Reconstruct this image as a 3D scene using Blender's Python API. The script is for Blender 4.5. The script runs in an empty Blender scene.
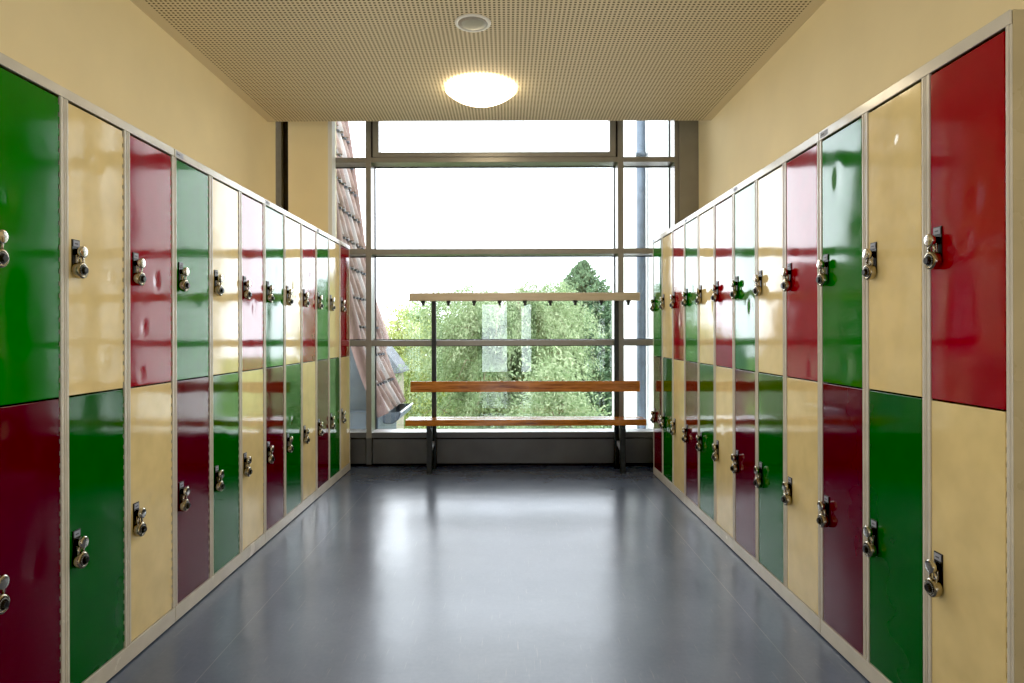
import bpy, bmesh, math, random
import numpy as np
from mathutils import Vector, Matrix

random.seed(7)
rng = np.random.default_rng(7)
PI = math.pi
S = bpy.context.scene
C = S.collection

# ------------------------------------------------------------------ camera
AMB = .3
F = 640.0                      # focal length in pixels of the 1024 frame
VX, VY = 507.0, 333.0          # vanishing point
CH = 1.093                     # eye height
cam_d = bpy.data.cameras.new('camera')
cam_d.sensor_width = 36.0
cam_d.lens = 36.0 * F / 1024.0
cam_d.shift_x = (512.0 - VX) / 1024.0
cam_d.shift_y = -(341.5 - VY) / 1024.0
cam_d.clip_start = 0.02
cam_d.clip_end = 500
cam = bpy.data.objects.new('camera', cam_d)
cam.location = (0, 0, CH)
cam.rotation_euler = (PI / 2, math.radians(.15), 0)   # the photograph is held very slightly off level
C.objects.link(cam)
S.camera = cam


def wx(px, Y):
    return (px - VX) * Y / F


def wz(py, Y):
    return CH - (py - VY) * Y / F


# ------------------------------------------------------------------ materials
class NT:
    def __init__(self, name):
        self.m = bpy.data.materials.new(name)
        self.m.use_nodes = True
        self.t = self.m.node_tree
        self.t.nodes.clear()
        self.out = self.n('ShaderNodeOutputMaterial')

    def n(self, kind, **kw):
        nd = self.t.nodes.new(kind)
        for k, v in kw.items():
            setattr(nd, k, v)
        return nd

    def l(self, a, b):
        self.t.links.new(a, b)

    def bsdf(self, color=(.5, .5, .5), rough=.5, metal=0.0, spec=.5, coat=0.0, coat_rough=.05):
        b = self.n('ShaderNodeBsdfPrincipled')
        b.inputs['Base Color'].default_value = (*color, 1)
        b.inputs['Roughness'].default_value = rough
        b.inputs['Metallic'].default_value = metal
        b.inputs['Specular IOR Level'].default_value = spec
        b.inputs['Coat Weight'].default_value = coat
        b.inputs['Coat Roughness'].default_value = coat_rough
        self.l(b.outputs[0], self.out.inputs[0])
        return b

    def noise(self, scale, detail=2, rough=.5, coord='Object', vscale=None):
        tc = self.n('ShaderNodeTexCoord')
        src = tc.outputs[coord]
        if vscale:
            mp = self.n('ShaderNodeMapping')
            mp.inputs['Scale'].default_value = vscale
            self.l(src, mp.inputs[0])
            src = mp.outputs[0]
        nz = self.n('ShaderNodeTexNoise')
        nz.inputs['Scale'].default_value = scale
        nz.inputs['Detail'].default_value = detail
        nz.inputs['Roughness'].default_value = rough
        self.l(src, nz.inputs['Vector'])
        return nz

    def ramp(self, fac, stops):
        r = self.n('ShaderNodeValToRGB')
        e = r.color_ramp.elements
        e[0].position, e[0].color = stops[0][0], (*stops[0][1], 1)
        e[1].position, e[1].color = stops[-1][0], (*stops[-1][1], 1)
        for p, c in stops[1:-1]:
            x = e.new(p)
            x.color = (*c, 1)
        self.l(fac, r.inputs[0])
        return r

    def bump(self, height, dist, strength=1.0, b=None, normal=None):
        bp = self.n('ShaderNodeBump')
        bp.inputs['Distance'].default_value = dist
        bp.inputs['Strength'].default_value = strength
        self.l(height, bp.inputs['Height'])
        if normal:
            self.l(normal, bp.inputs['Normal'])
        if b:
            self.l(bp.outputs[0], b.inputs['Normal'])
        return bp


def simple(name, color, rough=.5, metal=0.0, spec=.5, nscale=20, var=.08, bump=0.0, bscale=200, coat=0.0):
    t = NT(name)
    b = t.bsdf(color, rough, metal, spec, coat)
    nz = t.noise(nscale, 3)
    lo = tuple(c * (1 - var) for c in color)
    hi = tuple(min(1, c * (1 + var)) for c in color)
    r = t.ramp(nz.outputs['Fac'], [(.3, lo), (.7, hi)])
    t.l(r.outputs[0], b.inputs['Base Color'])
    if bump:
        n2 = t.noise(bscale, 2)
        t.bump(n2.outputs['Fac'], bump, 1, b)
    return t.m


def paint(name, color, rough=.07, wave=.0011):
    """Glossy sheet-metal enamel, slightly wavy, different on every door."""
    t = NT(name)
    b = t.bsdf(color, rough, 0, .5, 0.12, .03)
    b.inputs['Coat IOR'].default_value = 1.5
    tc = t.n('ShaderNodeTexCoord')
    oi = t.n('ShaderNodeObjectInfo')
    mul = t.n('ShaderNodeMath', operation='MULTIPLY')
    mul.inputs[1].default_value = 37.0
    t.l(oi.outputs['Random'], mul.inputs[0])
    comb = t.n('ShaderNodeCombineXYZ')
    for i in range(3):
        t.l(mul.outputs[0], comb.inputs[i])
    add = t.n('ShaderNodeVectorMath', operation='ADD')
    t.l(tc.outputs['Object'], add.inputs[0])
    t.l(comb.outputs[0], add.inputs[1])
    nz = t.n('ShaderNodeTexNoise')
    nz.inputs['Scale'].default_value = 4.5
    nz.inputs['Detail'].default_value = 1.2
    t.l(add.outputs[0], nz.inputs['Vector'])
    n2 = t.n('ShaderNodeTexNoise')
    n2.inputs['Scale'].default_value = 11
    n2.inputs['Detail'].default_value = 2
    t.l(add.outputs[0], n2.inputs['Vector'])
    r = t.ramp(n2.outputs['Fac'], [(.3, tuple(c * .93 for c in color)), (.7, tuple(min(1, c * 1.06) for c in color))])
    t.l(r.outputs[0], b.inputs['Base Color'])
    bp = t.bump(nz.outputs['Fac'], wave, 1.0, None)
    t.l(bp.outputs[0], b.inputs['Normal'])
    t.l(bp.outputs[0], b.inputs['Coat Normal'])
    # fine smears in the gloss
    n3 = t.n('ShaderNodeTexNoise')
    n3.inputs['Scale'].default_value = 9
    n3.inputs['Detail'].default_value = 5
    t.l(add.outputs[0], n3.inputs['Vector'])
    mr = t.n('ShaderNodeMapRange')
    mr.inputs['From Min'].default_value = .35
    mr.inputs['From Max'].default_value = .75
    mr.inputs['To Min'].default_value = rough * .7
    mr.inputs['To Max'].default_value = rough * 1.7
    t.l(n3.outputs['Fac'], mr.inputs[0])
    t.l(mr.outputs[0], b.inputs['Roughness'])
    return t.m


def wood(name, light, dark, rough=.25, coat=.4):
    t = NT(name)
    b = t.bsdf(light, rough, 0, .5, coat, .08)
    nz = t.noise(6, 5, .6, 'Object', (.6, 9, 9))
    n2 = t.noise(40, 3, .6, 'Object', (.4, 6, 6))
    mx = t.n('ShaderNodeMath', operation='MULTIPLY_ADD')
    mx.inputs[1].default_value = .35
    t.l(n2.outputs['Fac'], mx.inputs[0])
    t.l(nz.outputs['Fac'], mx.inputs[2])
    r = t.ramp(mx.outputs[0], [(.48, dark), (.62, tuple((a + c) / 2 for a, c in zip(light, dark))), (.8, light)])
    t.l(r.outputs[0], b.inputs['Base Color'])
    t.bump(mx.outputs[0], .0006, .5, b)
    return t.m


M = {}
M['cream'] = paint('cream_enamel', (.64, .595, .50), .18, .0004)
M['cream_shaded'] = paint('cream_shaded_panel', (.47, .40, .25), .3, .0002)  # same cream paint, darkened so the end panels carry their shade in the colour
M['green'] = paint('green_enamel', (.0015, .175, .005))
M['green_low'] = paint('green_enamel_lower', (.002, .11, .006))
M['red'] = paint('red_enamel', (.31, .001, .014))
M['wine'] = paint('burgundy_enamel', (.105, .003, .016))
M['yellow'] = paint('yellow_enamel', (.80, .63, .30))
M['gap_shade'] = simple('painted_gap_shade', (.02, .018, .015), .8)  # near-black that paints the shade inside the locker gaps
M['black'] = simple('black_plastic', (.012, .012, .013), .35)
M['tag'] = simple('grey_tag', (.38, .40, .47), .6)
M['tag_ink'] = simple('tag_lettering', (.09, .095, .12), .5)
M['chrome'] = simple('chrome', (.66, .62, .55), .14, 1.0, .5, 60, .05)
M['steel'] = simple('brushed_steel', (.46, .41, .32), .22, 1.0, .5, 90, .12)
M['tick'] = simple('dial_tick', (.75, .75, .72), .5)
M['alu'] = simple('window_aluminium', (.29, .275, .245), .34, .35, .5, 6, .06)
M['gasket'] = simple('rubber_gasket', (.03, .03, .04), .6)
M['parapet'] = simple('parapet_panel', (.125, .128, .135), .36, .25, .5, 4, .12)
M['sill_white'] = simple('bright_sill', (.62, .63, .66), .3, .2)
M['frame_dark'] = simple('bench_steel', (.045, .05, .055), .4, .3, .5, 30, .1)
M['hook'] = simple('hook_plastic', (.03, .033, .036), .45)
M['wood'] = wood('varnished_wood', (.54, .20, .032), (.17, .045, .007))
M['rail_wood'] = wood('pale_rail_wood', (.58, .48, .34), (.50, .41, .28), .3, .3)
M['wall'] = simple('beige_plaster', (.87, .745, .465), .75, 0, .3, 3, .03, .0004, 350)
M['white_plaster'] = simple('white_plaster', (.80, .79, .75), .8, 0, .3, 3, .03)
M['ext_white'] = simple('white_render', (.86, .86, .86), .85, 0, .2, 30, .05, .002, 120)
M['pipe'] = simple('zinc_pipe', (.10, .125, .155), .45, .55, .5, 14, .2)
M['zinc'] = simple('zinc_sheet', (.095, .115, .135), .5, .3, .5, 7, .18)
M['slate'] = simple('slate_roof', (.08, .085, .10), .7, 0, .4, 9, .3)
M['house_wall'] = simple('house_render', (.26, .23, .18), .85, 0, .2, 5, .1)
M['brown'] = simple('brown_eaves_tile_shade', (.11, .07, .055), .8, 0, .3, 9, .2)  # eaves brown, also the painted shade in the tile valleys
M['bark'] = simple('bark', (.16, .12, .085), .9, 0, .2, 9, .35, .01, 30)
M['white_plastic'] = simple('white_plastic', (.78, .76, .70), .4, 0, .5, 10, .03)
M['verge'] = simple('terracotta_verge', (.18, .115, .10), .75, 0, .3, 6, .18)

# ceiling: perforated board
t = NT('perforated_board')
b = t.bsdf((.63, .53, .36), .75, 0, .2)
tc = t.n('ShaderNodeTexCoord')
sep = t.n('ShaderNodeSeparateXYZ')
t.l(tc.outputs['Object'], sep.inputs[0])
PITCH = .0235
masks = []
for ax in (0, 1):
    d = t.n('ShaderNodeMath', operation='DIVIDE')
    d.inputs[1].default_value = PITCH
    t.l(sep.outputs[ax], d.inputs[0])
    f = t.n('ShaderNodeMath', operation='FRACT')
    t.l(d.outputs[0], f.inputs[0])
    s = t.n('ShaderNodeMath', operation='SUBTRACT')
    s.inputs[1].default_value = .5
    t.l(f.outputs[0], s.inputs[0])
    a = t.n('ShaderNodeMath', operation='ABSOLUTE')
    t.l(s.outputs[0], a.inputs[0])
    lt = t.n('ShaderNodeMath', operation='LESS_THAN')
    lt.inputs[1].default_value = .25
    t.l(a.outputs[0], lt.inputs[0])
    masks.append(lt)
mm = t.n('ShaderNodeMath', operation='MULTIPLY')
t.l(masks[0].outputs[0], mm.inputs[0])
t.l(masks[1].outputs[0], mm.inputs[1])
# plain margin along both walls
for lim, op in ((-1.755, 'GREATER_THAN'), (1.495, 'LESS_THAN')):
    g = t.n('ShaderNodeMath', operation=op)
    g.inputs[1].default_value = lim
    t.l(sep.outputs[0], g.inputs[0])
    m2 = t.n('ShaderNodeMath', operation='MULTIPLY')
    t.l(mm.outputs[0], m2.inputs[0])
    t.l(g.outputs[0], m2.inputs[1])
    mm = m2
r = t.ramp(mm.outputs[0], [(.0, (.68, .585, .40)), (1.0, (.10, .07, .035))])
t.l(r.outputs[0], b.inputs['Base Color'])
M['ceiling'] = t.m

# floor: grey-blue linoleum, polished, scuffed
t = NT('linoleum')
b = t.bsdf((.12, .135, .165), .2, 0, .55)
n1 = t.noise(2.2, 5, .6)
n2 = t.noise(60, 3, .6)
mx = t.n('ShaderNodeMath', operation='MULTIPLY_ADD')
mx.inputs[1].default_value = .35
t.l(n2.outputs['Fac'], mx.inputs[0])
t.l(n1.outputs['Fac'], mx.inputs[2])
r = t.ramp(mx.outputs[0], [(.4, (.085, .106, .158)), (.95, (.125, .15, .21))])
# sheet seams that run down the corridor, and a few scuffs
tc = t.n('ShaderNodeTexCoord')
sep = t.n('ShaderNodeSeparateXYZ')
t.l(tc.outputs['Object'], sep.inputs[0])
prev = r.outputs[0]
for x0 in (-.98, .93):
    s = t.n('ShaderNodeMath', operation='SUBTRACT')
    s.inputs[1].default_value = x0
    t.l(sep.outputs[0], s.inputs[0])
    a = t.n('ShaderNodeMath', operation='ABSOLUTE')
    t.l(s.outputs[0], a.inputs[0])
    lt = t.n('ShaderNodeMath', operation='LESS_THAN')
    lt.inputs[1].default_value = .0013
    t.l(a.outputs[0], lt.inputs[0])
    mix = t.n('ShaderNodeMix', data_type='RGBA')
    t.l(lt.outputs[0], mix.inputs['Factor'])
    t.l(prev, mix.inputs['A'])
    mix.inputs['B'].default_value = (.18, .20, .25, 1)
    prev = mix.outputs['Result']
for vs, rot in (((26, 1.3, 1), .5), ((30, 1.5, 1), -.9), ((24, 1.2, 1), 1.7)):
    mp = t.n('ShaderNodeMapping')
    mp.inputs['Scale'].default_value = vs
    mp.inputs['Rotation'].default_value = (0, 0, rot)
    t.l(tc.outputs['Object'], mp.inputs[0])
    nz = t.n('ShaderNodeTexNoise')
    nz.inputs['Scale'].default_value = 5
    nz.inputs['Detail'].default_value = 3
    t.l(mp.outputs[0], nz.inputs['Vector'])
    rr = t.ramp(nz.outputs['Fac'], [(.67, (0, 0, 0)), (.74, (1, 1, 1))])
    mix = t.n('ShaderNodeMix', data_type='RGBA')
    ml = t.n('ShaderNodeMath', operation='MULTIPLY')
    ml.inputs[1].default_value = .2
    t.l(rr.outputs[0], ml.inputs[0])
    t.l(ml.outputs[0], mix.inputs['Factor'])
    t.l(prev, mix.inputs['A'])
    mix.inputs['B'].default_value = (.30, .31, .34, 1)
    prev = mix.outputs['Result']
t.l(prev, b.inputs['Base Color'])
mr = t.n('ShaderNodeMapRange')
mr.inputs['To Min'].default_value = .17
mr.inputs['To Max'].default_value = .27
t.l(n1.outputs['Fac'], mr.inputs[0])
t.l(mr.outputs[0], b.inputs['Roughness'])
n3 = t.noise(9, 2)
t.bump(n3.outputs['Fac'], .0012, 1, b)
M['floor'] = t.m

# thin window glass: clear with a Fresnel mirror
t = NT('window_glass')
tr = t.n('ShaderNodeBsdfTransparent')
tr.inputs[0].default_value = (.97, .985, .98, 1)
gl = t.n('ShaderNodeBsdfGlossy')
gl.inputs['Roughness'].default_value = .0
gl.inputs['Color'].default_value = (.95, 1, .97, 1)
fr = t.n('ShaderNodeFresnel')
fr.inputs['IOR'].default_value = 1.52
ms = t.n('ShaderNodeMixShader')
t.l(fr.outputs[0], ms.inputs[0])
t.l(tr.outputs[0], ms.inputs[1])
t.l(gl.outputs[0], ms.inputs[2])
t.l(ms.outputs[0], t.out.inputs[0])
M['glass'] = t.m

# lamp diffuser
t = NT('lamp_diffuser')
em = t.n('ShaderNodeEmission')
em.inputs['Color'].default_value = (1, .83, .56, 1)
em.inputs['Strength'].default_value = 15.0
t.l(em.outputs[0], t.out.inputs[0])
M['lamp'] = t.m

# roof tiles
t = NT('clay_tiles')
b = t.bsdf((.5, .3, .22), .7, 0, .3)
nz = t.noise(5, 4, .65)
r = t.ramp(nz.outputs['Fac'], [(.3, (.12, .075, .06)), (.5, (.215, .14, .115)), (.72, (.28, .235, .22))])
t.l(r.outputs[0], b.inputs['Base Color'])
M['tiles'] = t.m

# grass far below
M['grass'] = simple('grass', (.16, .25, .07), .9, 0, .2, .6, .3)


def leafmat(name, dark, mid, light, trans=.45):
    t = NT(name)
    at = t.n('ShaderNodeAttribute')
    at.attribute_name = 'tint'
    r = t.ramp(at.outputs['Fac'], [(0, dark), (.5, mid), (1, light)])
    d = t.n('ShaderNodeBsdfDiffuse')
    tl = t.n('ShaderNodeBsdfTranslucent')
    t.l(r.outputs[0], d.inputs[0])
    t.l(r.outputs[0], tl.inputs[0])
    ms = t.n('ShaderNodeMixShader')
    ms.inputs[0].default_value = trans
    t.l(d.outputs[0], ms.inputs[1])
    t.l(tl.outputs[0], ms.inputs[2])
    t.l(ms.outputs[0], t.out.inputs[0])
    return t.m


M['willow'] = leafmat('willow_leaves', (.095, .145, .06), (.215, .29, .15), (.40, .45, .29))
M['yellowleaf'] = leafmat('yellow_green_leaves', (.16, .20, .055), (.30, .345, .115), (.44, .46, .21))
M['conifer'] = leafmat('conifer_needles', (.055, .095, .055), (.13, .20, .115), (.23, .32, .19), .3)
M['darkleaf'] = leafmat('dark_leaves', (.07, .11, .035), (.14, .21, .075), (.25, .33, .14))

# ------------------------------------------------------------------ mesh helpers


class MB:
    def __init__(self):
        self.bm = bmesh.new()
        self.mats = []

    def mi(self, m):
        if m not in self.mats:
            self.mats.append(m)
        return self.mats.index(m)

    def _merge(self, tmp, m, mat=None):
        idx = self.mi(m)
        if mat is not None:
            bmesh.ops.transform(tmp, matrix=mat, verts=tmp.verts)
        vm = {}
        for v in tmp.verts:
            vm[v] = self.bm.verts.new(v.co)
        for f in tmp.faces:
            try:
                nf = self.bm.faces.new([vm[v] for v in f.verts])
                nf.material_index = idx
                nf.smooth = f.smooth
            except ValueError:
                pass
        tmp.free()

    def box(self, x0, x1, y0, y1, z0, z1, m, bev=0.0, mat=None):
        t = bmesh.new()
        bmesh.ops.create_cube(t, size=1)
        for v in t.verts:
            v.co = Vector(((x0 + x1) / 2 + v.co.x * (x1 - x0), (y0 + y1) / 2 + v.co.y * (y1 - y0), (z0 + z1) / 2 + v.co.z * (z1 - z0)))
        if bev:
            bmesh.ops.bevel(t, geom=t.edges[:], offset=bev, segments=2, profile=.5, affect='EDGES')
        self._merge(t, m, mat)
        return self

    def lathe(self, prof, m, axis='Z', origin=(0, 0, 0), n=32, smooth=True):
        """profile of (radius, height) turned about an axis"""
        t = bmesh.new()
        rings = []
        for (r, h) in prof:
            ring = []
            if r < 1e-6:
                ring = [t.verts.new((0, 0, h))]
            else:
                for i in range(n):
                    a = 2 * PI * i / n
                    ring.append(t.verts.new((r * math.cos(a), r * math.sin(a), h)))
            rings.append(ring)
        for A, B in zip(rings[:-1], rings[1:]):
            if len(A) == 1 and len(B) == 1:
                continue
            for i in range(n):
                j = (i + 1) % n
                if len(A) == 1:
                    f = t.faces.new([A[0], B[i], B[j]])
                elif len(B) == 1:
                    f = t.faces.new([A[i], A[j], B[0]])
                else:
                    f = t.faces.new([A[i], A[j], B[j], B[i]])
                f.smooth = smooth
        for ring, rev in ((rings[0], True), (rings[-1], False)):
            if len(ring) > 2:
                t.faces.new(ring[::-1] if rev else ring)
        mt = Matrix.Translation(origin)
        if axis == 'X':
            mt = mt @ Matrix.Rotation(PI / 2, 4, 'Y')
        elif axis == 'Y':
            mt = mt @ Matrix.Rotation(-PI / 2, 4, 'X')
        self._merge(t, m, mt)
        return self

    def tube(self, pts, r, m, n=10, cap=True, radii=None):
        t = bmesh.new()
        pts = [Vector(p) for p in pts]
        rings = []
        up = None
        for i, p in enumerate(pts):
            d = (pts[min(i + 1, len(pts) - 1)] - pts[max(i - 1, 0)]).normalized()
            if up is None:
                up = Vector((0, 0, 1)) if abs(d.z) < .9 else Vector((1, 0, 0))
            a = d.cross(up).normalized()
            up2 = a.cross(d).normalized()
            up = up2
            rr = radii[i] if radii else r
            rings.append([t.verts.new(p + (a * math.cos(2 * PI * k / n) + up2 * math.sin(2 * PI * k / n)) * rr) for k in range(n)])
        for A, B in zip(rings[:-1], rings[1:]):
            for k in range(n):
                f = t.faces.new([A[k], A[(k + 1) % n], B[(k + 1) % n], B[k]])
                f.smooth = True
        if cap:
            t.faces.new(rings[0][::-1])
            t.faces.new(rings[-1])
        self._merge(t, m)
        return self

    def prism(self, poly, axis, a0, a1, m, bev=0):
        """2D polygon extruded along an axis; axis 'Y': poly is (x,z); 'X': poly is (y,z)"""
        t = bmesh.new()
        mk = {'Y': lambda p, a: (p[0], a, p[1]), 'X': lambda p, a: (a, p[0], p[1]), 'Z': lambda p, a: (p[0], p[1], a)}[axis]
        A = [t.verts.new(mk(p, a0)) for p in poly]
        B = [t.verts.new(mk(p, a1)) for p in poly]
        n = len(poly)
        t.faces.new(A)
        t.faces.new(B[::-1])
        for i in range(n):
            t.faces.new([A[i], B[i], B[(i + 1) % n], A[(i + 1) % n]])
        bmesh.ops.recalc_face_normals(t, faces=t.faces[:])
        if bev:
            bmesh.ops.bevel(t, geom=t.edges[:], offset=bev, segments=2, profile=.5, affect='EDGES')
        self._merge(t, m)
        return self

    def mesh(self, name):
        bmesh.ops.recalc_face_normals(self.bm, faces=self.bm.faces[:])
        me = bpy.data.meshes.new(name)
        self.bm.to_mesh(me)
        self.bm.free()
        for m in self.mats:
            me.materials.append(m)
        return me

    def build(self, name, parent=None, loc=(0, 0, 0)):
        o = bpy.data.objects.new(name, self.mesh(name))
        C.objects.link(o)
        o.location = loc
        if parent:
            o.parent = parent
        return o


def link(name, me, parent=None, loc=(0, 0, 0)):
    o = bpy.data.objects.new(name, me)
    C.objects.link(o)
    o.location = loc
    if parent:
        o.parent = parent
    return o


def empty(name, loc=(0, 0, 0), rz=0):
    o = bpy.data.objects.new(name, None)
    o.empty_display_size = .1
    o.location = loc
    o.rotation_euler = (0, 0, rz)
    C.objects.link(o)
    return o


def tag(o, label, cat, group=None):
    o['label'] = label
    o['category'] = cat
    if group:
        o['group'] = group
    return o


def struct(o, label=None):
    o['kind'] = 'structure'
    if label:
        o['label'] = label
    return o


def sbox(name, x0, x1, y0, y1, z0, z1, m, label=None):
    return struct(MB().box(x0, x1, y0, y1, z0, z1, m).build(name), label)


# ------------------------------------------------------------------ room shell
XL, XR = -1.826, 1.563          # side walls
CZ = 2.713                      # ceiling
WL, WR = 1.2556, 1.126          # locker fronts
YC = 4.89                       # far edge of the lowered ceiling
YW = 5.235                      # front of the window frame
YG = 5.41                       # glass
YB = -5.0                       # back wall
ZT = 3.06

sbox('floor', -2.4, 2.2, YB - .2, 5.5, -.25, 0, M['floor'], 'polished blue-grey linoleum floor with worn scuffs')
sbox('wall_left', XL - .2, XL, YB, 5.06, 0, ZT, M['wall'], 'beige plaster wall above the left lockers')
sbox('wall_right', XR, XR + .2, YB, 5.21, 0, ZT, M['wall'], 'beige plaster wall above the right lockers')
sbox('ceiling', XL, XR, YB, YC, CZ, CZ + .06, M['ceiling'], 'lowered beige ceiling of perforated board')
sbox('ceiling_upper', XL - .2, XR + .2, YB, 5.6, ZT, ZT + .2, M['white_plaster'], 'upper ceiling over the window')
# column beside the window, its reveal white, and the dark recess by the left wall
cx0, cx1 = wx(288.6, 5.12), wx(329, 5.12)
mb = MB()
mb.box(cx0, cx1 - .006, 5.12, 5.228, 0, ZT, M['wall'])
mb.box(cx0, wx(328, 5.235), 5.228, 5.5, 0, ZT, M['wall'])
mb.box(cx1 - .006, wx(336, 5.232), 5.125, 5.232, 0, ZT, M['white_plaster'])
struct(mb.build('wall_column'), 'beige plastered column left of the window with white reveal')
sbox('trim_1', XL - .2, wx(281.6, 5.14), 5.14, 5.5, 0, ZT, simple('dark_bronze', (.16, .14, .11), .5, .2), 'grey post beside the left wall')
sbox('trim_2', wx(281.6, 5.18), cx0, 5.19, 5.5, 0, ZT, M['gasket'], 'dark gap beside the column')
sbox('trim_3', wx(679.8, 5.215), XR + .2, 5.215, 5.5, 0, ZT, M['alu'], 'grey-brown cover panel right of the window')

# back wall with a glazed double door (behind the camera; seen mirrored in the window)
DX0, DX1 = -.72, .72
mb = MB()
mb.box(XL - .2, DX0, YB - .2, YB, 0, ZT, M['wall'])
mb.box(DX1, XR + .2, YB - .2, YB, 0, ZT, M['wall'])
mb.box(DX0, DX1, YB - .2, YB, 2.1, ZT, M['wall'])
struct(mb.build('wall_back'), 'beige end wall behind the camera')
door = struct(empty('door_1', (0, YB - .1, 0)), 'glazed double door behind the camera')
mb = MB()
for (x0, x1) in ((DX0, -.62), (0, .36), (.60, DX1)):
    mb.box(x0, x1, -.03, .03, 0, 2.1, M['alu'])
mb.box(DX0, DX1, -.03, .03, 0, .13, M['alu'])
mb.box(DX0, DX1, -.03, .03, 1.8, 2.1, M['alu'])
mb.build('door_frame', door)
MB().box(-.62, 0, -.005, .005, .13, 1.8, M['glass']).build('door_glass', door)
MB().box(.36, .60, -.005, .005, .13, 1.8, M['glass']).build('door_glass', door)

# ------------------------------------------------------------------ the window
win = struct(empty('window_1', (0, YW, 0)), 'floor to ceiling aluminium window across the corridor end')
wl = wx(328, 5.235)
wr = wx(679.8, YW)
m1a, m1b = wx(365.9, YW), wx(371.3, YW)
m2a, m2b = wx(618.2, YW), wx(623.9, YW)
fr_r = wx(675, YW)
t1a, t1b = wz(162, YW), wz(157.0, YW)
t2a, t2b = wz(254, YW), wz(248.5, YW)
t3a, t3b = wz(345.6, YW), wz(340, YW)
sl0, sl1 = wz(438, YW), wz(432, YW)
D = YG - YW
EPS = .0015
al = M['alu']
for (a, b_) in ((m1a, m1b), (m2a, m2b), (fr_r, wr)):
    MB().box(a, b_, 0, D - .005, sl0, ZT, al, .002).box(a, b_, 0, D - .005, .02, sl0, M['parapet']).build('mullion', win)
bays = [(wl, m1a), (m1b, m2a), (m2b, fr_r)]
for (z0, z1) in ((t1a, t1b), (t2a, t2b), (t3a, t3b)):
    for (a, b_) in bays:
        MB().box(a, b_, EPS, D - .005, z0, z1, al, .002).build('transom', win)
for (a, b_) in bays:
    MB().box(a, b_, EPS, D - .02, sl0, sl1 - .004, M['parapet'], .002).box(a, b_, .004, D, sl1 - .004, sl1, M['sill_white']).build('window_sill', win)
    MB().box(a + .005, b_ - .005, .010, .06, .024, sl0 - .007, M['parapet'], .002).box(a, b_, .061, .09, .024, sl0 - .0005, M['gasket']).build('parapet_panel', win)
MB().box(wl, wr, .03, .12, .0, .03, M['gasket']).build('base_gap', win)
zs = [sl1, t3a, t3b, t2a, t2b, t1a, t1b, ZT]
for (a, b_) in bays:
    for z0, z1 in ((sl1, t3a), (t3b, t2a), (t2b, t1a), (t1b, ZT)):
        mid_top = (z0 == t1b and a == m1b)
        MB().box(a, b_, D - .006, D + .006, z0, z1, M['glass']).build('glass_pane', win)
        g = .007
        mb = MB()
        mb.box(a, a + g, D - .016, D - .007, z0, z1, M['gasket'])
        mb.box(b_ - g, b_, D - .016, D - .007, z0, z1, M['gasket'])
        if z0 != sl1:
            mb.box(a + g, b_ - g, D - .016, D - .007, z0, z0 + g, M['gasket'])
        mb.box(a + g, b_ - g, D - .016, D - .007, z1 - g, z1, M['gasket'])
        mb.build('gasket', win)
# opening sash in the top middle bay
sa, sb_ = wx(373.2, YW), wx(616.2, YW)
sz0 = t1b + .001
fw = wx(379.2, YW) - wx(373.2, YW)
mb = MB()
mb.box(sa, sa + fw, -.004, .10, sz0, ZT, al, .003)
mb.box(sb_ - fw, sb_, -.004, .10, sz0, ZT, al, .003)
mb.box(sa + fw, sb_ - fw, -.004, .10, sz0, sz0 + .041, al, .003)
sash = mb.build('sash', win)
MB().box(m1b, sa, .01, .08, sz0, ZT, M['gasket']).box(sb_, m2a, .01, .08, sz0, ZT, M['gasket']).build('gasket', win)

# ------------------------------------------------------------------ lockers
HT = 1.80
ZS = .914                      # split between upper and lower doors
ZP = .062                      # top of the plinth
ZR = 1.768                     # under side of the top rail
LEFT_P, RIGHT_P = .30, .2924


def door_mesh(w, h, m, dents, name):
    """sheet steel door front in the local yz plane, front facing +x, with folded edges and a few dents"""
    bm = bmesh.new()
    ny, nz = 22, 64
    r = .0012
    ys = [0, r * .3, r, r * 1.5] + [r + (w - 2 * r) * i / ny for i in range(1, ny)] + [w - r * 1.5, w - r, w - r * .3, w]
    zs = [0, r * .3, r, r * 1.5] + [r + (h - 2 * r) * i / nz for i in range(1, nz)] + [h - r * 1.5, h - r, h - r * .3, h]

    def dep(v, L):
        e = min(v, L - v)
        return 0 if e >= r else -(r - math.sqrt(max(0, r * r - (r - e) ** 2)))
    G = []
    for z in zs:
        row = []
        for y in ys:
            x = min(dep(y, w), dep(z, h))
            for (dy, dz, rad, dp, el) in dents:
                q = ((y - dy) / rad) ** 2 + ((z - dz) / (rad * el)) ** 2
                x -= dp * math.exp(-q * 1.6)
            row.append(bm.verts.new((x, y, z)))
        G.append(row)
    for i in range(len(zs) - 1):
        for j in range(len(ys) - 1):
            f = bm.faces.new([G[i][j], G[i][j + 1], G[i + 1][j + 1], G[i + 1][j]])
            f.smooth = True
    # folded sides
    T = -.02
    border = [G[0][j] for j in range(len(ys))] + [G[i][-1] for i in range(1, len(zs))] + [G[-1][j] for j in range(len(ys) - 2, -1, -1)] + [G[i][0] for i in range(len(zs) - 2, 0, -1)]
    back = [bm.verts.new((T, v.co.y, v.co.z)) for v in border]
    n = len(border)
    for i in range(n):
        bm.faces.new([border[(i + 1) % n], border[i], back[i], back[(i + 1) % n]])
    bm.faces.new(back[::-1])
    me = bpy.data.meshes.new(name)
    bm.to_mesh(me)
    bm.free()
    me.materials.append(m)
    return me


def hinge_mesh(h, m):
    mb = MB()
    z = .02
    while z < h - .03:
        mb.box(-.0065, -.0010, 0, .0058, z, z + .021, m)
        z += .034
    return mb.mesh('hinge')


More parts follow.
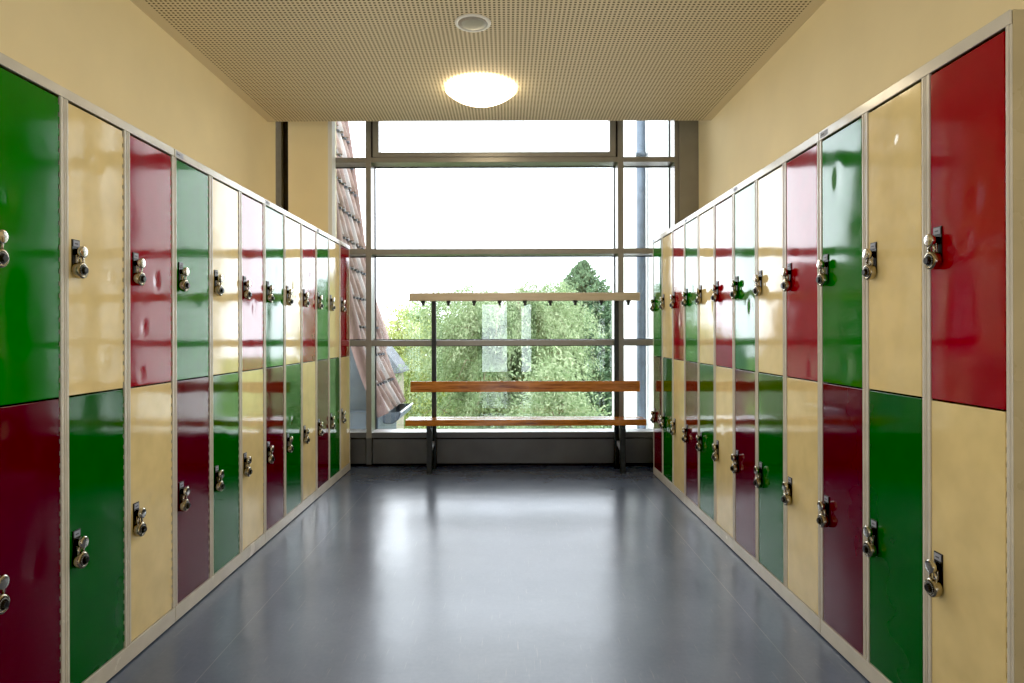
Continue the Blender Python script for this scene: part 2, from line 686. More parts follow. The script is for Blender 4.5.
# lock furniture shared by every door -------------------------------------------------
PW, PH = .033, .096
mb = MB()
mb.box(0, .003, 0, PW, 0, PH, M['black'], .0008)
mb.box(.003, .0045, .004, PW - .004, PH - .020, PH - .003, M['tag'])
mb.box(.0045, .0048, .009, PW - .010, PH - .014, PH - .010, M['tag_ink'])
plate_me = mb.mesh('escutcheon')
mb = MB()
mb.lathe([(.010, 0), (.0105, .008), (.0125, .010), (.0165, .014), (.0172, .016), (.0172, .023), (.0162, .0245), (.013, .0252), (0, .0254)], M['chrome'], 'X', (0, 0, 0), 28)
# eye below the knob that takes the shackle
mb.box(.004, .0075, -.009, -.0045, -.036, -.008, M['steel'], .0008)
mb.box(.004, .0075, .0045, .009, -.036, -.008, M['steel'], .0008)
mb.box(.004, .0075, -.009, .009, -.038, -.033, M['steel'], .0008)
knob_me = mb.mesh('turn_knob')
# padlock: local origin at body centre of the back face, x out of the door
mb = MB()
mb.lathe([(0, 0), (.021, 0), (.0232, .0022), (.0237, .005), (.0237, .017), (.0225, .0195), (.0190, .0208), (.0168, .0208), (.0160, .0198), (0, .0198)], M['steel'], 'X', (0, 0, 0), 36)
body_me = mb.mesh('padlock_body')
mb = MB()
pts = [(.0105, -.0115, .016), (.0105, -.0115, .030)]
for i in range(13):
    a = PI - PI * i / 12
    pts.append((.0105, .0115 * math.cos(a), .030 + .0115 * math.sin(a)))
pts += [(.0105, .0115, .016)]
mb.tube(pts, .0032, M['chrome'], 10)
shackle_me = mb.mesh('shackle')
mb = MB()
mb.lathe([(0, .0198), (.0148, .0198), (.0148, .0215), (.0125, .0225), (.0120, .0225)], M['black'], 'X', (0, 0, 0), 30)
prof = []
t_ = bmesh.new()
ring0, ring1 = [], []
NF = 24
for i in range(NF):
    a = 2 * PI * i / NF
    rr = .0105 if i % 2 else .0092
    ring0.append(t_.verts.new((.0222, rr * math.cos(a), rr * math.sin(a))))
    ring1.append(t_.verts.new((.0295, rr * .88 * math.cos(a), rr * .88 * math.sin(a))))
for i in range(NF):
    t_.faces.new([ring0[i], ring0[(i + 1) % NF], ring1[(i + 1) % NF], ring1[i]])
t_.faces.new(ring1)
mb._merge(t_, M['black'])
for i in range(20):
    a = 2 * PI * i / 20
    mt = Matrix.Rotation(a, 4, 'X')
    mb.box(.0212, .0222, -.0006, .0006, .0118 if i % 5 else .0108, .0148, M['tick'], 0, mt)
dial_me = mb.mesh('dial')

ORD = ['first', 'second', 'third', 'fourth', 'fifth', 'sixth', 'seventh', 'eighth', 'ninth', 'tenth', 'eleventh', 'twelfth']
UPC = ['green', 'yellow', 'red']
LOC = ['burgundy', 'green', 'yellow']
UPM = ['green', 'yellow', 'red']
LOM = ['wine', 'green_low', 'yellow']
hinge_cache = {}
# dents the photograph shows: (side, column from the camera, tier) -> list of (y, z, radius, depth, elongation)
DENTS = {
    ('left', 1, 1): [(.20, .36, .012, .0022, 1.3), (.17, .10, .02, .0016, 1.4), (.12, .70, .03, .001, 1.0)],
    ('left', 2, 1): [(.165, .37, .016, .0040, 1.7), (.085, .20, .014, .0036, 1.5), (.07, .04, .013, .003, 1.4)],
    ('left', 2, 0): [(.13, .45, .014, .0025, 1.5)],
    ('left', 0, 0): [(.17, .42, .03, .0025, 1.2), (.05, .79, .03, .002, 1.0)],
    ('left', 5, 1): [(.15, .30, .03, .0012, 1.5)],
    ('left', 7, 1): [(.15, .45, .04, .0016, 2.0)],
    ('right', 0, 1): [(.10, .50, .022, .0018, 1.5), (.13, .40, .02, .0012, 1.4)],
    ('right', 1, 1): [(.13, .74, .012, .0022, 1.3), (.16, .74, .012, .0018, 1.2)],
    ('right', 2, 1): [(.10, .06, .03, .0022, 1.3), (.16, .70, .03, .0014, 2.0)],
    ('right', 3, 1): [(.06, .04, .025, .0015, 1.3)],
    ('right', 6, 1): [(.08, .70, .03, .0018, 2.0)],
    ('right', 5, 1): [(.06, .30, .04, .0020, 1.6)],
    ('right', 7, 1): [(.05, .35, .03, .0022, 2.5)],
}
for key in [(s, c, t) for s in ('left', 'right') for c in range(12) for t in (0, 1)]:
    if key not in DENTS and random.random() < .4:
        DENTS[key] = [(random.uniform(.06, .2), random.uniform(.1, .75), random.uniform(.02, .04), random.uniform(.0006, .0014), random.uniform(1, 2))]


def carcass(P, depth, HT, ZR):
    W = 3 * P
    mb = MB()
    c = M['cream']
    # side panels, top, back, shelf
    mb.box(-depth, -.004, .0, .0014, .008, HT - .001, M['cream_shaded'])
    mb.box(-depth, -.004, W - .0014, W, .008, HT - .001, M['cream_shaded'])
    mb.box(-depth, -.006, .0012, W - .0012, HT - .02, HT - .0005, c)
    mb.box(-depth, -depth + .004, .0012, W - .0012, ZP, HT - .02, c)
    for k in (1, 2):
        mb.box(-depth, -.03, k * P - .004, k * P + .004, ZP, HT - .02, M['gap_shade'])
    mb.box(-depth, -.028, .0012, W - .0012, ZS - .004, ZS + .004, M['gap_shade'])
    mb.box(-.034, -.030, .002, W - .002, ZP, HT - .03, M['gap_shade'])  # black sheet painted as the shade seen through the door gaps
    # top rail
    mb.box(-.004, .0015, .0018, W - .0018, ZR + .002, HT, c, .0015)
    # stiles, each folded with a groove down the middle
    hw = .0155
    zt = ZR + .0015
    for k in range(4):
        y = k * P
        if k > 0:
            mb.box(-.007, .001, y - hw, y - hw * .48, ZP, zt, c, .0012)
            mb.box(-.007, -.001, y - hw * .48, y - .0012, ZP, zt, c, .0008)
        if k < 3:
            mb.box(-.007, .001, y + hw * .48, y + hw, ZP, zt, c, .0012)
            mb.box(-.007, -.001, y + .0012, y + hw * .48, ZP, zt, c, .0008)
    return mb.mesh('carcass')


def plinth(P, depth):
    W = 3 * P
    mb = MB()
    mb.box(-depth, .0012, .0018, W - .0018, .005, ZP - .001, M['cream'], .0012)
    mb.box(-depth, -.012, .004, W - .004, .0, .006, M['gap_shade'])  # recessed strip painted as the shade under the plinth
    return mb.mesh('plinth')


mb = MB()
mb.box(.0, .0016, .010, .066, 1.774, 1.795, M['tag'], .0004)
mb.box(.0016, .0019, .016, .040, 1.782, 1.787, M['tag_ink'])
mb.box(.0016, .0019, .016, .020, 1.789, 1.7915, M['tag_ink'])
mb.box(.0016, .0019, .048, .060, 1.780, 1.7905, M['tag'])
plateme = mb.mesh('name_plate')

WHERE = ['nearest the camera', 'second from the camera', 'second from the window', 'nearest the window']


def locker_row(side):
    P = LEFT_P if side == 'left' else RIGHT_P
    W = 3 * P
    depth = .555 if side == 'left' else .425
    dw = P - .031
    up = -.007 if side == 'left' else .013      # the right row stands a little taller
    cm, pm = carcass(P, depth, HT + up, ZR + up * .85), plinth(P, depth)
    for u in range(4):                    # counted from the camera
        if side == 'left':
            root = empty('locker_unit', (-WL, 5.118 - 3.6 + u * W, 0), 0)
        else:
            root = empty('locker_unit', (WR, 4.936 - 12 * P + (u + 1) * W, 0), PI)
        tag(root, 'cream steel locker unit of six coloured doors in the %s row, %s' % (side, WHERE[u]), 'locker', '%s row of lockers' % side)
        link('carcass', cm, root)
        link('plinth', pm, root)
        link('name_plate', plateme, root, (0, 0, up * .9))['label'] = 'small grey name plate on the top rail'
        for k in range(3):
            col = u * 3 + (k if side == 'left' else 2 - k)      # column counted from the camera
            y0 = k * P + .0155
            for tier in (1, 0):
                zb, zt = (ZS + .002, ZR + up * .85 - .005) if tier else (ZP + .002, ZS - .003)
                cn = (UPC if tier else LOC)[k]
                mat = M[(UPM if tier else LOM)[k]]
                h = zt - zb
                dn = DENTS.get((side, col, tier), [])
                if side == 'right':
                    dn = [(dw - a, z, r, d, e) for (a, z, r, d, e) in dn]
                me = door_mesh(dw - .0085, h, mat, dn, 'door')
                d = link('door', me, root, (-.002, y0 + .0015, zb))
                d['label'] = '%s %s door' % ('upper' if tier else 'lower', cn)
                hk = (round(h, 3), mat.name)
                if hk not in hinge_cache:
                    hinge_cache[hk] = hinge_mesh(h, mat)
                link('hinge', hinge_cache[hk], d, (0, dw - .0080, 0))
                ptop = .459 if (side == 'left' and not tier) else .452
                link('escutcheon', plate_me, d, (0, .013, ptop - PH))
                link('turn_knob', knob_me, d, (.003, .013 + PW / 2, ptop - .036))
                # the padlock hangs in the eye of the knob: a thing of its own
                lx, ly, lz = -.002 + .0045, y0 + .0015 + .013 + PW / 2, zb + ptop - .088 - random.uniform(0, .003)
                if side == 'left':
                    p = (root.location.x + lx, root.location.y + ly, lz)
                else:
                    p = (root.location.x - lx, root.location.y - ly, lz)
                pl = empty('combination_padlock', p, 0 if side == 'left' else PI)
                pl.rotation_euler = (random.uniform(-.08, .08), random.uniform(-.02, .06), root.rotation_euler.z)
                tag(pl, 'steel padlock with black dial, %s %s door, %s column from the window, %s row' % ('upper' if tier else 'lower', cn, ORD[11 - col], side), 'padlock', 'combination padlocks on the lockers')
                link('padlock_body', body_me, pl)
                link('shackle', shackle_me, pl)
                dl = link('dial', dial_me, pl)
                dl.rotation_euler.x = random.uniform(0, 6)
                dl['label'] = 'black dial'


locker_row('left')
locker_row('right')

# ------------------------------------------------------------------ bench with coat rail
bench = empty('cloakroom_bench', (.145, 5.05, 0))
tag(bench, 'wooden cloakroom bench with backrest and coat rail in front of the window', 'bench')


def bl(x):
    return x - .145


def by(y):
    return y - 5.05


sx0, sx1 = bl(-.786), bl(1.073)
for (y0, y1) in ((4.925, 5.022), (5.036, 5.132)):
    MB().box(sx0, sx1, by(y0), by(y1), .378, .424, M['wood'], .004).build('seat_board', bench)
MB().box(bl(-.775), bl(1.064), by(5.120), by(5.142), .621, .707, M['wood'], .004).build('backrest', bench)
rail = MB().box(bl(-.782), bl(1.066), by(5.112), by(5.142), 1.349, 1.415, M['rail_wood'], .006).build('coat_rail', bench)
rail['label'] = 'pale beige coat rail'
for px in (423.2, 448.5, 474.2, 499.8, 525, 550.4, 575.3, 601.3, 628.4):
    x = bl(wx(px, 5.10))
    mb = MB()
    mb.prism([(by(5.104), 1.352), (by(5.112), 1.352), (by(5.112), 1.335), (by(5.106), 1.322), (by(5.090), 1.318), (by(5.082), 1.326), (by(5.079), 1.340), (by(5.086), 1.341), (by(5.090), 1.331), (by(5.100), 1.332)], 'X', x - .0075, x + .0075, M['hook'])
    mb.box(x - .016, x + .016, by(5.090), by(5.118), 1.333, 1.352, M['hook'], .002)
    mb.box(x - .010, x + .010, by(5.092), by(5.112), 1.312, 1.336, M['hook'], .003)
    mb.build('coat_hook', rail)
for xa in (-.607, .900):
    x = bl(xa)
    MB().box(x - .021, x + .021, by(4.975), by(5.010), .0, .378, M['frame_dark'], .003).build('leg', bench)
    x2 = x + (.018 if xa < 0 else -.018)
    MB().box(x2 - .018, x2 + .018, by(5.146), by(5.181), .0, 1.405, M['frame_dark'], .003).build('upright', bench)
    mb = MB()
    mb.prism([(by(5.010), .17), (by(5.010), .20), (by(5.146), .225), (by(5.146), .19)], 'X', x - .02, x + .02, M['sill_white'], .002)
    mb.build('stretcher', bench)['label'] = 'bright metal stretcher between leg and upright'
    MB().box(x - .015, x + .015, by(4.94), by(5.146), .352, .378, M['frame_dark'], .002).build('seat_bracket', bench)

# ------------------------------------------------------------------ ceiling lamp, loudspeaker


def dome_lamp(loc, label):
    o = empty('ceiling_lamp', loc)
    tag(o, label, 'lamp')
    MB().lathe([(0, 0), (.205, 0), (.205, -.018), (0, -.018)], M['white_plastic'], 'Z', (0, 0, 0), 48).build('lamp_base', o)
    R_, d, z0 = .232, .088, -.022
    rs = (R_ * R_ + d * d) / (2 * d)
    amax = math.asin(R_ / rs)
    prof = [(.222, -.017)]
    for i in range(17):
        a = amax * (1 - i / 16)
        prof.append((rs * math.sin(a) if i < 16 else 0, z0 - d + rs * (1 - math.cos(a))))
    MB().lathe(prof, M['lamp'], 'Z', (0, 0, 0), 64).build('lamp_shade', o)
    return o


dome_lamp((wx(481.5, 4.22), 4.22, CZ), 'round glowing dome lamp on the perforated ceiling')

sp = empty('ceiling_loudspeaker', (-.174, 3.34, CZ))
tag(sp, 'round white loudspeaker with grey grille set in the perforated ceiling', 'loudspeaker')
MB().lathe([(.076, 0), (.095, 0), (.0945, -.004), (.090, -.008), (.083, -.0085), (.078, -.006), (.076, -.004)], M['white_plastic'], 'Z', (0, 0, 0), 48).build('ring', sp)
MB().lathe([(0, -.002), (.078, -.002), (.078, -.006), (.05, -.010), (0, -.011)], simple('speaker_grille', (.42, .39, .34), .5, .3, .5, 300, .3), 'Z', (0, 0, 0), 48).build('grille', sp)

# ------------------------------------------------------------------ outside
GZ = -4.2
struct(MB().box(-60, 60, 5.6, 140, GZ - .2, GZ, M['grass']).build('ground'), 'green ground below the window')
struct(MB().box(1.45, 1.75, 5.45, 8.84, GZ, 5.5, M['ext_white']).build('wall_exterior'), 'white rendered wing wall outside the window')
# downpipe
dp = empty('downpipe', (1.385, 6.6, GZ))
tag(dp, 'grey zinc downpipe on the white wall outside the right pane', 'pipe')
MB().tube([(0, 0, 0), (0, 0, 9.6)], .047, M['pipe'], 18).build('pipe', dp)
zb_ = wz(155, 6.6) - GZ
MB().lathe([(.047, -.02), (.053, -.02), (.053, .02), (.047, .02)], M['pipe'], 'Z', (0, 0, zb_), 18).box(0, .066, -.008, .008, zb_ - .012, zb_ + .012, M['pipe']).box(-.06, .0, -.06, -.045, zb_ - .006, zb_ + .006, M['pipe']).build('pipe_bracket', dp)
MB().lathe([(.047, -.02), (.053, -.02), (.053, .02), (.047, .02)], M['pipe'], 'Z', (0, 0, zb_ - 3.2), 18).box(0, .066, -.008, .008, zb_ - 3.212, zb_ - 3.188, M['pipe']).build('pipe_bracket', dp)

# neighbouring tiled roof, steep, flared at the eaves
YF_, YN_ = 7.2, 6.15
prof = [(333, 60), (341, 121), (347.2, 163), (358.5, 250), (367, 300), (376.5, 346), (386, 374), (398.5, 403)]
prof = [(wx(a, YF_), wz(c, YF_)) for a, c in prof]
# arc-length resample from the eaves up
P_ = [Vector((x, z)) for x, z in prof][::-1]
top_dir = (P_[-1] - P_[-2]).normalized()
P_.append(P_[-1] + top_dir * 1.2)
cum = [0]
for a, c in zip(P_[:-1], P_[1:]):
    cum.append(cum[-1] + (c - a).length)


def at_s(s):
    for i in range(len(P_) - 1):
        if s <= cum[i + 1] or i == len(P_) - 2:
            k = (s - cum[i]) / (cum[i + 1] - cum[i])
            return P_[i].lerp(P_[i + 1], k), (P_[i + 1] - P_[i]).normalized()


roof = empty('tiled_roof', (-1.6, 6.6, 0))
tag(roof, 'steep terracotta tiled roof slope with gutter just outside the left panes', 'roof')
off = Vector((1.6, -6.6, 0))
bm = bmesh.new()
ROW, COL = .30, .21
s = 0.0
L = cum[-1]
NY = 84
while s < L - .02:
    e = min(s + ROW, L)
    rows = []
    for (q, lift) in ((s, .045), (s + .002, .048), (s + (e - s) * .5, .03), (e, .008)):
        p, tg = at_s(q)
        nrm = Vector((tg.y, -tg.x))
        if nrm.x < 0:
            nrm = -nrm
        row = []
        for j in range(NY + 1):
            y = YN_ + (YF_ - YN_) * j / NY
            ph = ((y - YN_) / COL) % 1.0
            wv = .050 * max(0, math.cos(2 * PI * (ph - .2))) ** 1.2 - .012 * (1 if .55 < ph < .85 else 0)
            pp = p + nrm * (lift + wv)
            row.append(bm.verts.new((pp.x + off.x, y + off.y, pp.y)))
        rows.append(row)
    # closing lip under each course
    p, tg = at_s(s)
    low = [bm.verts.new((p.x + off.x, YN_ + (YF_ - YN_) * j / NY + off.y, p.y)) for j in range(NY + 1)]
    rows.insert(0, low)
    for A, B in zip(rows[:-1], rows[1:]):
        for j in range(NY):
            f = bm.faces.new([A[j], A[j + 1], B[j + 1], B[j]])
            f.smooth = True
            f.material_index = 1 if (A is low or .56 < (((j + .5) / NY * (YF_ - YN_)) / COL) % 1 < .84) else (2 if int(((j + .5) / NY * (YF_ - YN_)) / COL * 2) % 3 == 0 else 0)  # brown valleys and lips: tile shadows painted into the colour
    s = e
me = bpy.data.meshes.new('roof_tiles')
bm.to_mesh(me)
bm.free()
me.materials.append(M['tiles'])
me.materials.append(M['brown'])
me.materials.append(simple('cream_tiles', (.30, .265, .25), .75, 0, .3, 6, .2))
link('roof_tiles', me, roof)
# dark stubs put in as the shadow lines of the tile courses
mb = MB()
s = ROW
while s < L:
    for j in range(8):
        y = YN_ + .135 * (j + .4)
        p, tg = at_s(s)
        mb.box(p.x + off.x + .02, p.x + off.x + .075, y + off.y - .016, y + off.y + .016, p.y - .010, p.y + .010, M['slate'])
    s += ROW
mb.build('course_shade_stubs', roof)
# verges
for (yv, r_) in ((YF_ + .02, .055), (YN_, .06)):
    pts = []
    q = 0
    while q < L:
        p, tg = at_s(q)
        pts.append((p.x + off.x + .03, yv + off.y, p.y))
        q += .12
    MB().tube(pts, r_, M['verge'], 12).build('verge', roof)
# zinc cheek towards the window and body under the tiles
poly = [(p.x + off.x - .02, p.y) for p in [at_s(L * i / 24)[0] for i in range(25)]]
poly = poly + [(-1.6, poly[-1][1]), (-1.6, -2.2), (poly[0][0] - .05, -2.2)]
MB().prism(poly, 'Y', YN_ + off.y + .01, YF_ + off.y, M['zinc']).build('zinc_cheek', roof)
MB().box(-1.6, wx(372, 6.0) + off.x, YN_ + off.y - .16, YN_ + off.y + .01, -1.2, wz(412, 6.0), M['zinc'], .01).build('zinc_flashing', roof)
# gutter: half round trough along the eaves
bm = bmesh.new()
gx, gz, gr = wx(388.5, 6.4) + off.x, wz(412, 6.4), .118
segs = 18
ringsets = []
for (yy, rr) in ((6.4, gr), (7.2, gr), (7.2, gr - .008), (6.4, gr - .008)):
    ringsets.append([bm.verts.new((gx - rr * math.cos(PI * i / segs), yy + off.y, gz - rr * math.sin(PI * i / segs))) for i in range(segs + 1)])
for A, B in zip(ringsets, ringsets[1:] + ringsets[:1]):
    for i in range(segs):
        f = bm.faces.new([A[i], A[i + 1], B[i + 1], B[i]])
        f.smooth = True
for rs, rev in ((ringsets[0], False), (ringsets[1], True)):
    bm.faces.new(rs[::-1] if rev else rs)
bmesh.ops.recalc_face_normals(bm, faces=bm.faces[:])
me = bpy.data.meshes.new('gutter')
bm.to_mesh(me)
bm.free()
me.materials.append(M['zinc'])
link('gutter', me, roof)['label'] = 'half round zinc gutter with closed end'
MB().tube([(gx + gr, 6.4 + off.y, gz), (gx + gr, 7.2 + off.y, gz)], .010, M['sill_white'], 8).build('gutter_lip', roof)

# gable behind it
hg = empty('gable_house', (-2.6, 10.4, GZ))
tag(hg, 'brown eaves and terracotta roof edge of a gable behind the tiled roof', 'house')
A = (wx(362, 10), wz(262, 10))
Bp = (wx(388.5, 10), wz(341, 10))
mb = MB()
pl_ = [(A[0] + 2.6, A[1] - GZ), (Bp[0] + 2.6, Bp[1] - GZ), (Bp[0] + 2.6 - .045, Bp[1] - GZ), (A[0] + 2.6 - .055, A[1] - GZ)]
mb.prism(pl_, 'Y', -.42, -.24, M['verge'])
mb.build('roof_edge', hg)
MB().prism([(A[0] + 2.535, A[1] - GZ - .02), (Bp[0] + 2.55, Bp[1] - GZ + .01), (Bp[0] + 2.55, Bp[1] - GZ - .12), (-1.5, Bp[1] - GZ - .12), (-1.5, A[1] - GZ - .05)], 'Y', -.43, -.25, M['brown']).build('eaves', hg)
MB().box(-1.5, Bp[0] + 2.2, -.2, 1.2, 0, Bp[1] - GZ - .12, M['house_wall']).build('wall', hg)

# slate-roofed house further off
hy = 17
hs = empty('slate_house', (wx(385, hy), hy, GZ))
tag(hs, 'small distant house with grey slate roof left of the trees', 'house')
hx = lambda px: wx(px, hy) - wx(385, hy)
hz = lambda py: wz(py, hy) - GZ
MB().prism([(hx(352), hz(345)), (hx(384), hz(346.5)), (hx(402), hz(370.5)), (hx(402), hz(372.5)), (hx(352), hz(372.5))], 'Y', -.2, 1.2, M['slate']).build('roof', hs)
MB().box(hx(352), hx(397), 0, 1.1, 0, hz(371.5), M['house_wall']).build('wall', hs)
wdw = MB().box(hx(386.5), hx(393.5), -.08, .02, hz(377), hz(372.7), M['brown']).build('window', hs)
MB().box(hx(387.5), hx(392.5), -.10, -.06, hz(376.3), hz(373.4), M['slate']).build('pane', wdw)

# ---- trees


def leaves(name, pos, dirs, ln, wd, tint, m, parent):
    """one mesh of many small rhombic leaves"""
    n = len(pos)
    d = dirs / np.linalg.norm(dirs, axis=1, keepdims=True)
    rnd = rng.normal(size=(n, 3))
    sd = np.cross(d, rnd)
    sd /= np.linalg.norm(sd, axis=1, keepdims=True)
    ln = ln * rng.uniform(.7, 1.3, (n, 1))
    wd = wd * rng.uniform(.7, 1.3, (n, 1))
    v = np.empty((n, 4, 3))
    v[:, 0] = pos
    v[:, 1] = pos + d * ln * .45 + sd * wd * .5
    v[:, 2] = pos + d * ln
    v[:, 3] = pos + d * ln * .45 - sd * wd * .5
    me = bpy.data.meshes.new(name)
    me.vertices.add(n * 4)
    me.vertices.foreach_set('co', v.reshape(-1))
    me.loops.add(n * 4)
    me.loops.foreach_set('vertex_index', np.arange(n * 4, dtype=np.int32))
    me.polygons.add(n)
    me.polygons.foreach_set('loop_start', np.arange(n, dtype=np.int32) * 4)
    at = me.attributes.new('tint', 'FLOAT', 'FACE')
    at.data.foreach_set('value', np.clip(tint, 0, 1).astype(np.float32))
    me.update(calc_edges=True)
    me.materials.append(m)
    return link(name, me, parent)


def bushy_tree(name, label, loc, top, crown_r, crown_h, n_clump, per, m, leaf=(.10, .035), droop=.4, clump=.28, narrow=1.0):
    o = empty(name, (loc[0], loc[1], GZ))
    tag(o, label, 'tree', 'trees outside the window')
    H = top - GZ
    c = np.array([0, 0, H - crown_h / 2])
    # clump centres on and in the crown ellipsoid
    u = rng.normal(size=(n_clump, 3))
    u /= np.linalg.norm(u, axis=1, keepdims=True)
    rad = rng.uniform(.35, 1.0, (n_clump, 1)) ** .55
    k = np.array([crown_r, crown_r, crown_h / 2])
    cc = c + u * rad * k * (1 + .12 * rng.normal(size=(n_clump, 1)))
    cc[:, 2] = np.minimum(cc[:, 2], H)
    mb = MB()
    mb.tube([(0, 0, 0), (.03, 0, H * .35), (-.03, .02, H * .65), (0, 0, H - .2)], .1, M['bark'], 9, True, [.16, .13, .08, .02])
    for i in range(0, n_clump, 6):
        q = cc[i]
        z0 = max(.8, q[2] - 1.2 * abs(q[0]) - .6)
        mb.tube([(0, 0, z0), (q[0] * .5, q[1] * .5, (z0 + q[2]) / 2 + .1), tuple(q)], .03, M['bark'], 5, False, [.035, .02, .006])
    mb.build('trunk', o)
    pos = np.repeat(cc, per, axis=0) + rng.normal(size=(n_clump * per, 3)) * clump * np.array([1, 1, .8])
    out = np.repeat(u, per, axis=0)
    dirs = out * .6 + rng.normal(size=pos.shape) * .6 + np.array([0, 0, -droop])
    ct = np.repeat(rng.normal(size=n_clump) * .16, per)
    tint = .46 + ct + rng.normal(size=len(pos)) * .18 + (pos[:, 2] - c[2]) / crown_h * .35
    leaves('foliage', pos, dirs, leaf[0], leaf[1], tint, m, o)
    return o


def willow(name, label, loc, top, R_, n_br, m):
    """arching shoots with narrow leaves"""
    o = empty(name, (loc[0], loc[1], GZ))
    tag(o, label, 'tree', 'trees outside the window')
    H = top - GZ
    mb = MB()
    mb.tube([(0, 0, 0), (.05, 0, 1.2), (0, .05, 2.4), (0.02, 0, H - .9)], .2, M['bark'], 10, True, [.26, .2, .14, .04])
    pos, dirs, tint = [], [], []
    for i in range(n_br):
        az = rng.uniform(0, 2 * PI)
        base_z = rng.uniform(1.0, H * .74)
        reach = R_ * rng.uniform(.35, 1.0) * (1 - .35 * base_z / H)
        rise = rng.uniform(.3, 1.35) * (H - base_z) * .75
        fall = rng.uniform(.2, 1.1)
        nst = 26
        tt = np.linspace(0, 1, nst)
        r = reach * tt
        z = base_z + rise * np.sin(tt * PI * .62) - fall * tt ** 3
        z = np.minimum(z, H)
        x = r * math.cos(az)
        y = r * math.sin(az)
        path = np.stack([x, y, z], 1)
        if i % 5 == 0:
            mb.tube([tuple(path[k]) for k in (0, 6, 12, 18, 25)], .02, M['bark'], 4, False, [.03, .022, .014, .009, .004])
        bt = rng.normal() * .15
        for k in range(5, nst):
            nl = 22
            pp = path[k] + rng.normal(size=(nl, 3)) * .075
            tg = path[k] - path[k - 1]
            tg = tg / (np.linalg.norm(tg) + 1e-6)
            dd = tg * .7 + rng.normal(size=(nl, 3)) * .55 + np.array([0, 0, -.25])
            pos.append(pp)
            dirs.append(dd)
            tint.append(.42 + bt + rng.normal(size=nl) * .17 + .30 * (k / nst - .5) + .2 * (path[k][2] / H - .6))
    mb.build('trunk', o)
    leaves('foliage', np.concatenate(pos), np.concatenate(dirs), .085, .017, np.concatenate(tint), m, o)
    return o


def conifer(name, label, loc, top, R_, crown_h, m):
    o = empty(name, (loc[0], loc[1], GZ))
    tag(o, label, 'tree', 'trees outside the window')
    H = top - GZ
    mb = MB()
    mb.tube([(0, 0, 0), (0, 0, H - .05)], .1, M['bark'], 9, True, [.2, .015])
    pos, dirs, tint = [], [], []
    nb = 640
    for i in range(nb):
        f = (i + rng.uniform()) / nb
        z = H - crown_h * f ** .9 - .03
        az = i * 2.399 + rng.uniform(-.4, .4)
        ln = (.05 + min(R_ * f ** .9, .85 + 1.1 * f)) * rng.uniform(.72, 1.15)
        nst = max(5, int(ln * 11))
        tt = np.linspace(.06, 1, nst)
        path = np.stack([ln * tt * math.cos(az), ln * tt * math.sin(az), z - .05 * tt * ln + .26 * ln * tt ** 2], 1)
        if i % 3 == 0:
            mb.tube([(0, 0, z), tuple(path[nst // 2]), tuple(path[-1])], .02, M['bark'], 4, False, [.02, .012, .004])
        out = np.array([math.cos(az), math.sin(az), .35])
        bt = rng.normal() * .12
        for k in range(nst):
            nl = 16
            wid = (.05 + .11 * (1 - tt[k])) * min(1, .22 + ln)
            pos.append(path[k] + rng.normal(size=(nl, 3)) * wid * np.array([1, 1, .6]))
            dirs.append((out * .8 + rng.normal(size=(nl, 3)) * .45) * np.array([min(1, .15 + ln), min(1, .15 + ln), 1]) + np.array([0, 0, max(0, .5 - ln)]))
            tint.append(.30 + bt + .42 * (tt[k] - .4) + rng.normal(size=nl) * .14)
    mb.build('trunk', o)
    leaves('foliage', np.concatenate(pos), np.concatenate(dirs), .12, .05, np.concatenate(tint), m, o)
    return o


wy = 14.0
willow('willow_tree', 'wide pale green willow with narrow leaves, behind the bench', (wx(505, wy), wy), wz(278, wy), 2.55, 460, M['willow'])
cy = 19.0
conifer('conifer_tree', 'pointed dark green conifer rising above the coat rail at right', (wx(583, cy), cy), wz(263, cy), 5.4, 7.0, M['conifer'])
yy = 21.0
bushy_tree('leafy_tree', 'yellow-green leafy tree left of the willow', (wx(398, yy), yy), wz(311, yy), 1.5, 4.6, 150, 110, M['yellowleaf'], (.13, .06), .2, .26)
y2 = 26.0
bushy_tree('leafy_tree', 'darker green tree behind the yellow-green tree at left', (wx(424, y2), y2), wz(303, y2), 1.3, 5.0, 130, 100, M['darkleaf'], (.15, .07), .2, .28)
y3 = 9.2
bushy_tree('garden_shrub', 'low bright green shrub in front of the willow at right', (wx(562, 9.9), 9.9), wz(366, 9.9), .6, 3.2, 90, 170, M['willow'], (.07, .03), .2, .2)
y4 = 30.0
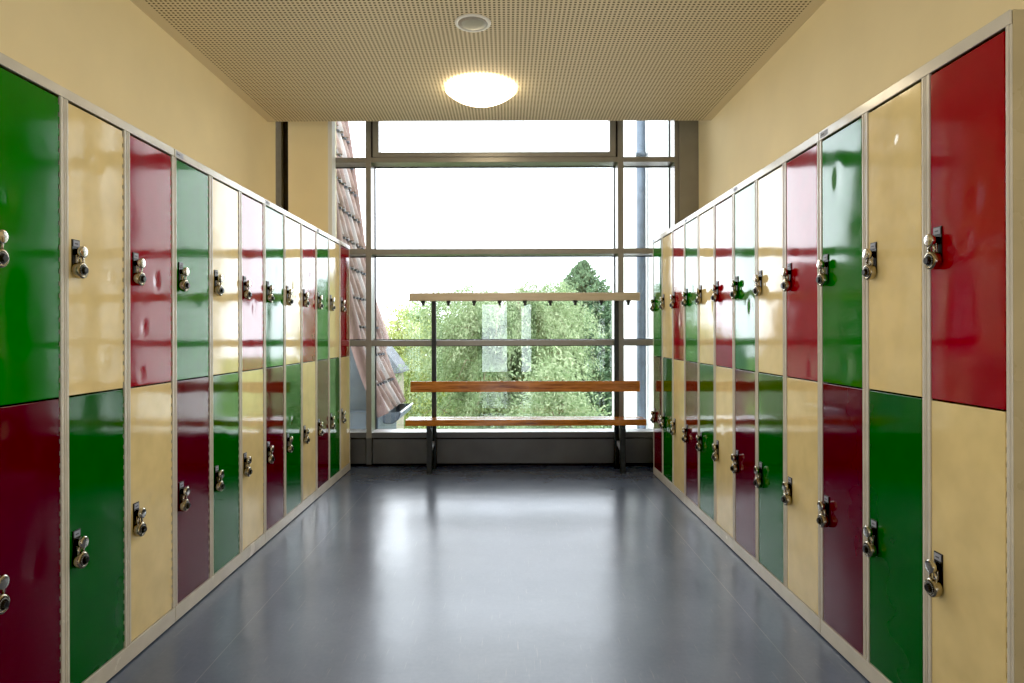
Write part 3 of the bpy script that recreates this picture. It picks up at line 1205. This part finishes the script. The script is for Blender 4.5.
for px, py, y4, lab, mk in ((470, 318, 33, 'dark green tree far behind the middle of the willow', 'darkleaf'), (545, 316, 38, 'dark green tree far behind the willow, beside the conifer', 'darkleaf'), (610, 322, 29, 'dark green tree far behind the conifer', 'darkleaf')):
    bushy_tree('leafy_tree', lab, (wx(px, y4), y4), wz(py, y4), 2.2, 5.2, 110, 90, M[mk], (.2, .1), .2, .4)

# ------------------------------------------------------------------ light
w = bpy.data.worlds.new('overcast_sky')
S.world = w
w.use_nodes = True
nt = w.node_tree
nt.nodes.clear()
out = nt.nodes.new('ShaderNodeOutputWorld')
bg = nt.nodes.new('ShaderNodeBackground')
tcn = nt.nodes.new('ShaderNodeTexCoord')
nz = nt.nodes.new('ShaderNodeTexNoise')
nz.inputs['Scale'].default_value = 2.5
nz.inputs['Detail'].default_value = 5
rp = nt.nodes.new('ShaderNodeValToRGB')
rp.color_ramp.elements[0].color = (.80, .86, .97, 1)
rp.color_ramp.elements[0].position = .3
rp.color_ramp.elements[1].color = (.91, .95, 1, 1)
rp.color_ramp.elements[1].position = .65
nt.links.new(tcn.outputs['Generated'], nz.inputs['Vector'])
nt.links.new(nz.outputs['Fac'], rp.inputs[0])
nt.links.new(rp.outputs[0], bg.inputs[0])
bg.inputs[1].default_value = 6.6
nt.links.new(bg.outputs[0], out.inputs[0])


def portal(name, loc, rx, sx, sy):
    l = bpy.data.lights.new(name, 'AREA')
    l.shape = 'RECTANGLE'
    l.size, l.size_y = sx, sy
    l.cycles.is_portal = True
    o = bpy.data.objects.new(name, l)
    o.location = loc
    o.rotation_euler = (rx, 0, 0)
    C.objects.link(o)
    return o


portal('window_portal', (0, YG + .03, 1.65), -PI / 2, 3.0, 2.8)
portal('door_portal', (0, YB - .12, 1.0), PI / 2, 1.4, 1.9)

S.view_settings.view_transform = 'Standard'
S.view_settings.look = 'None'
S.view_settings.exposure = 0.06
S.view_settings.use_curve_mapping = True
cmap = S.view_settings.curve_mapping
cmap.black_level = (.008, .008, .008)
cmap.update()
S.cycles.use_fast_gi = True
S.cycles.fast_gi_method = 'ADD'
w.light_settings.ao_factor = AMB
w.light_settings.distance = 1.2
S.cycles.max_bounces = 10
S.cycles.diffuse_bounces = 6
S.cycles.glossy_bounces = 5
S.cycles.transparent_max_bounces = 16
S.cycles.sample_clamp_indirect = 6.0
S.cycles.caustics_reflective = False
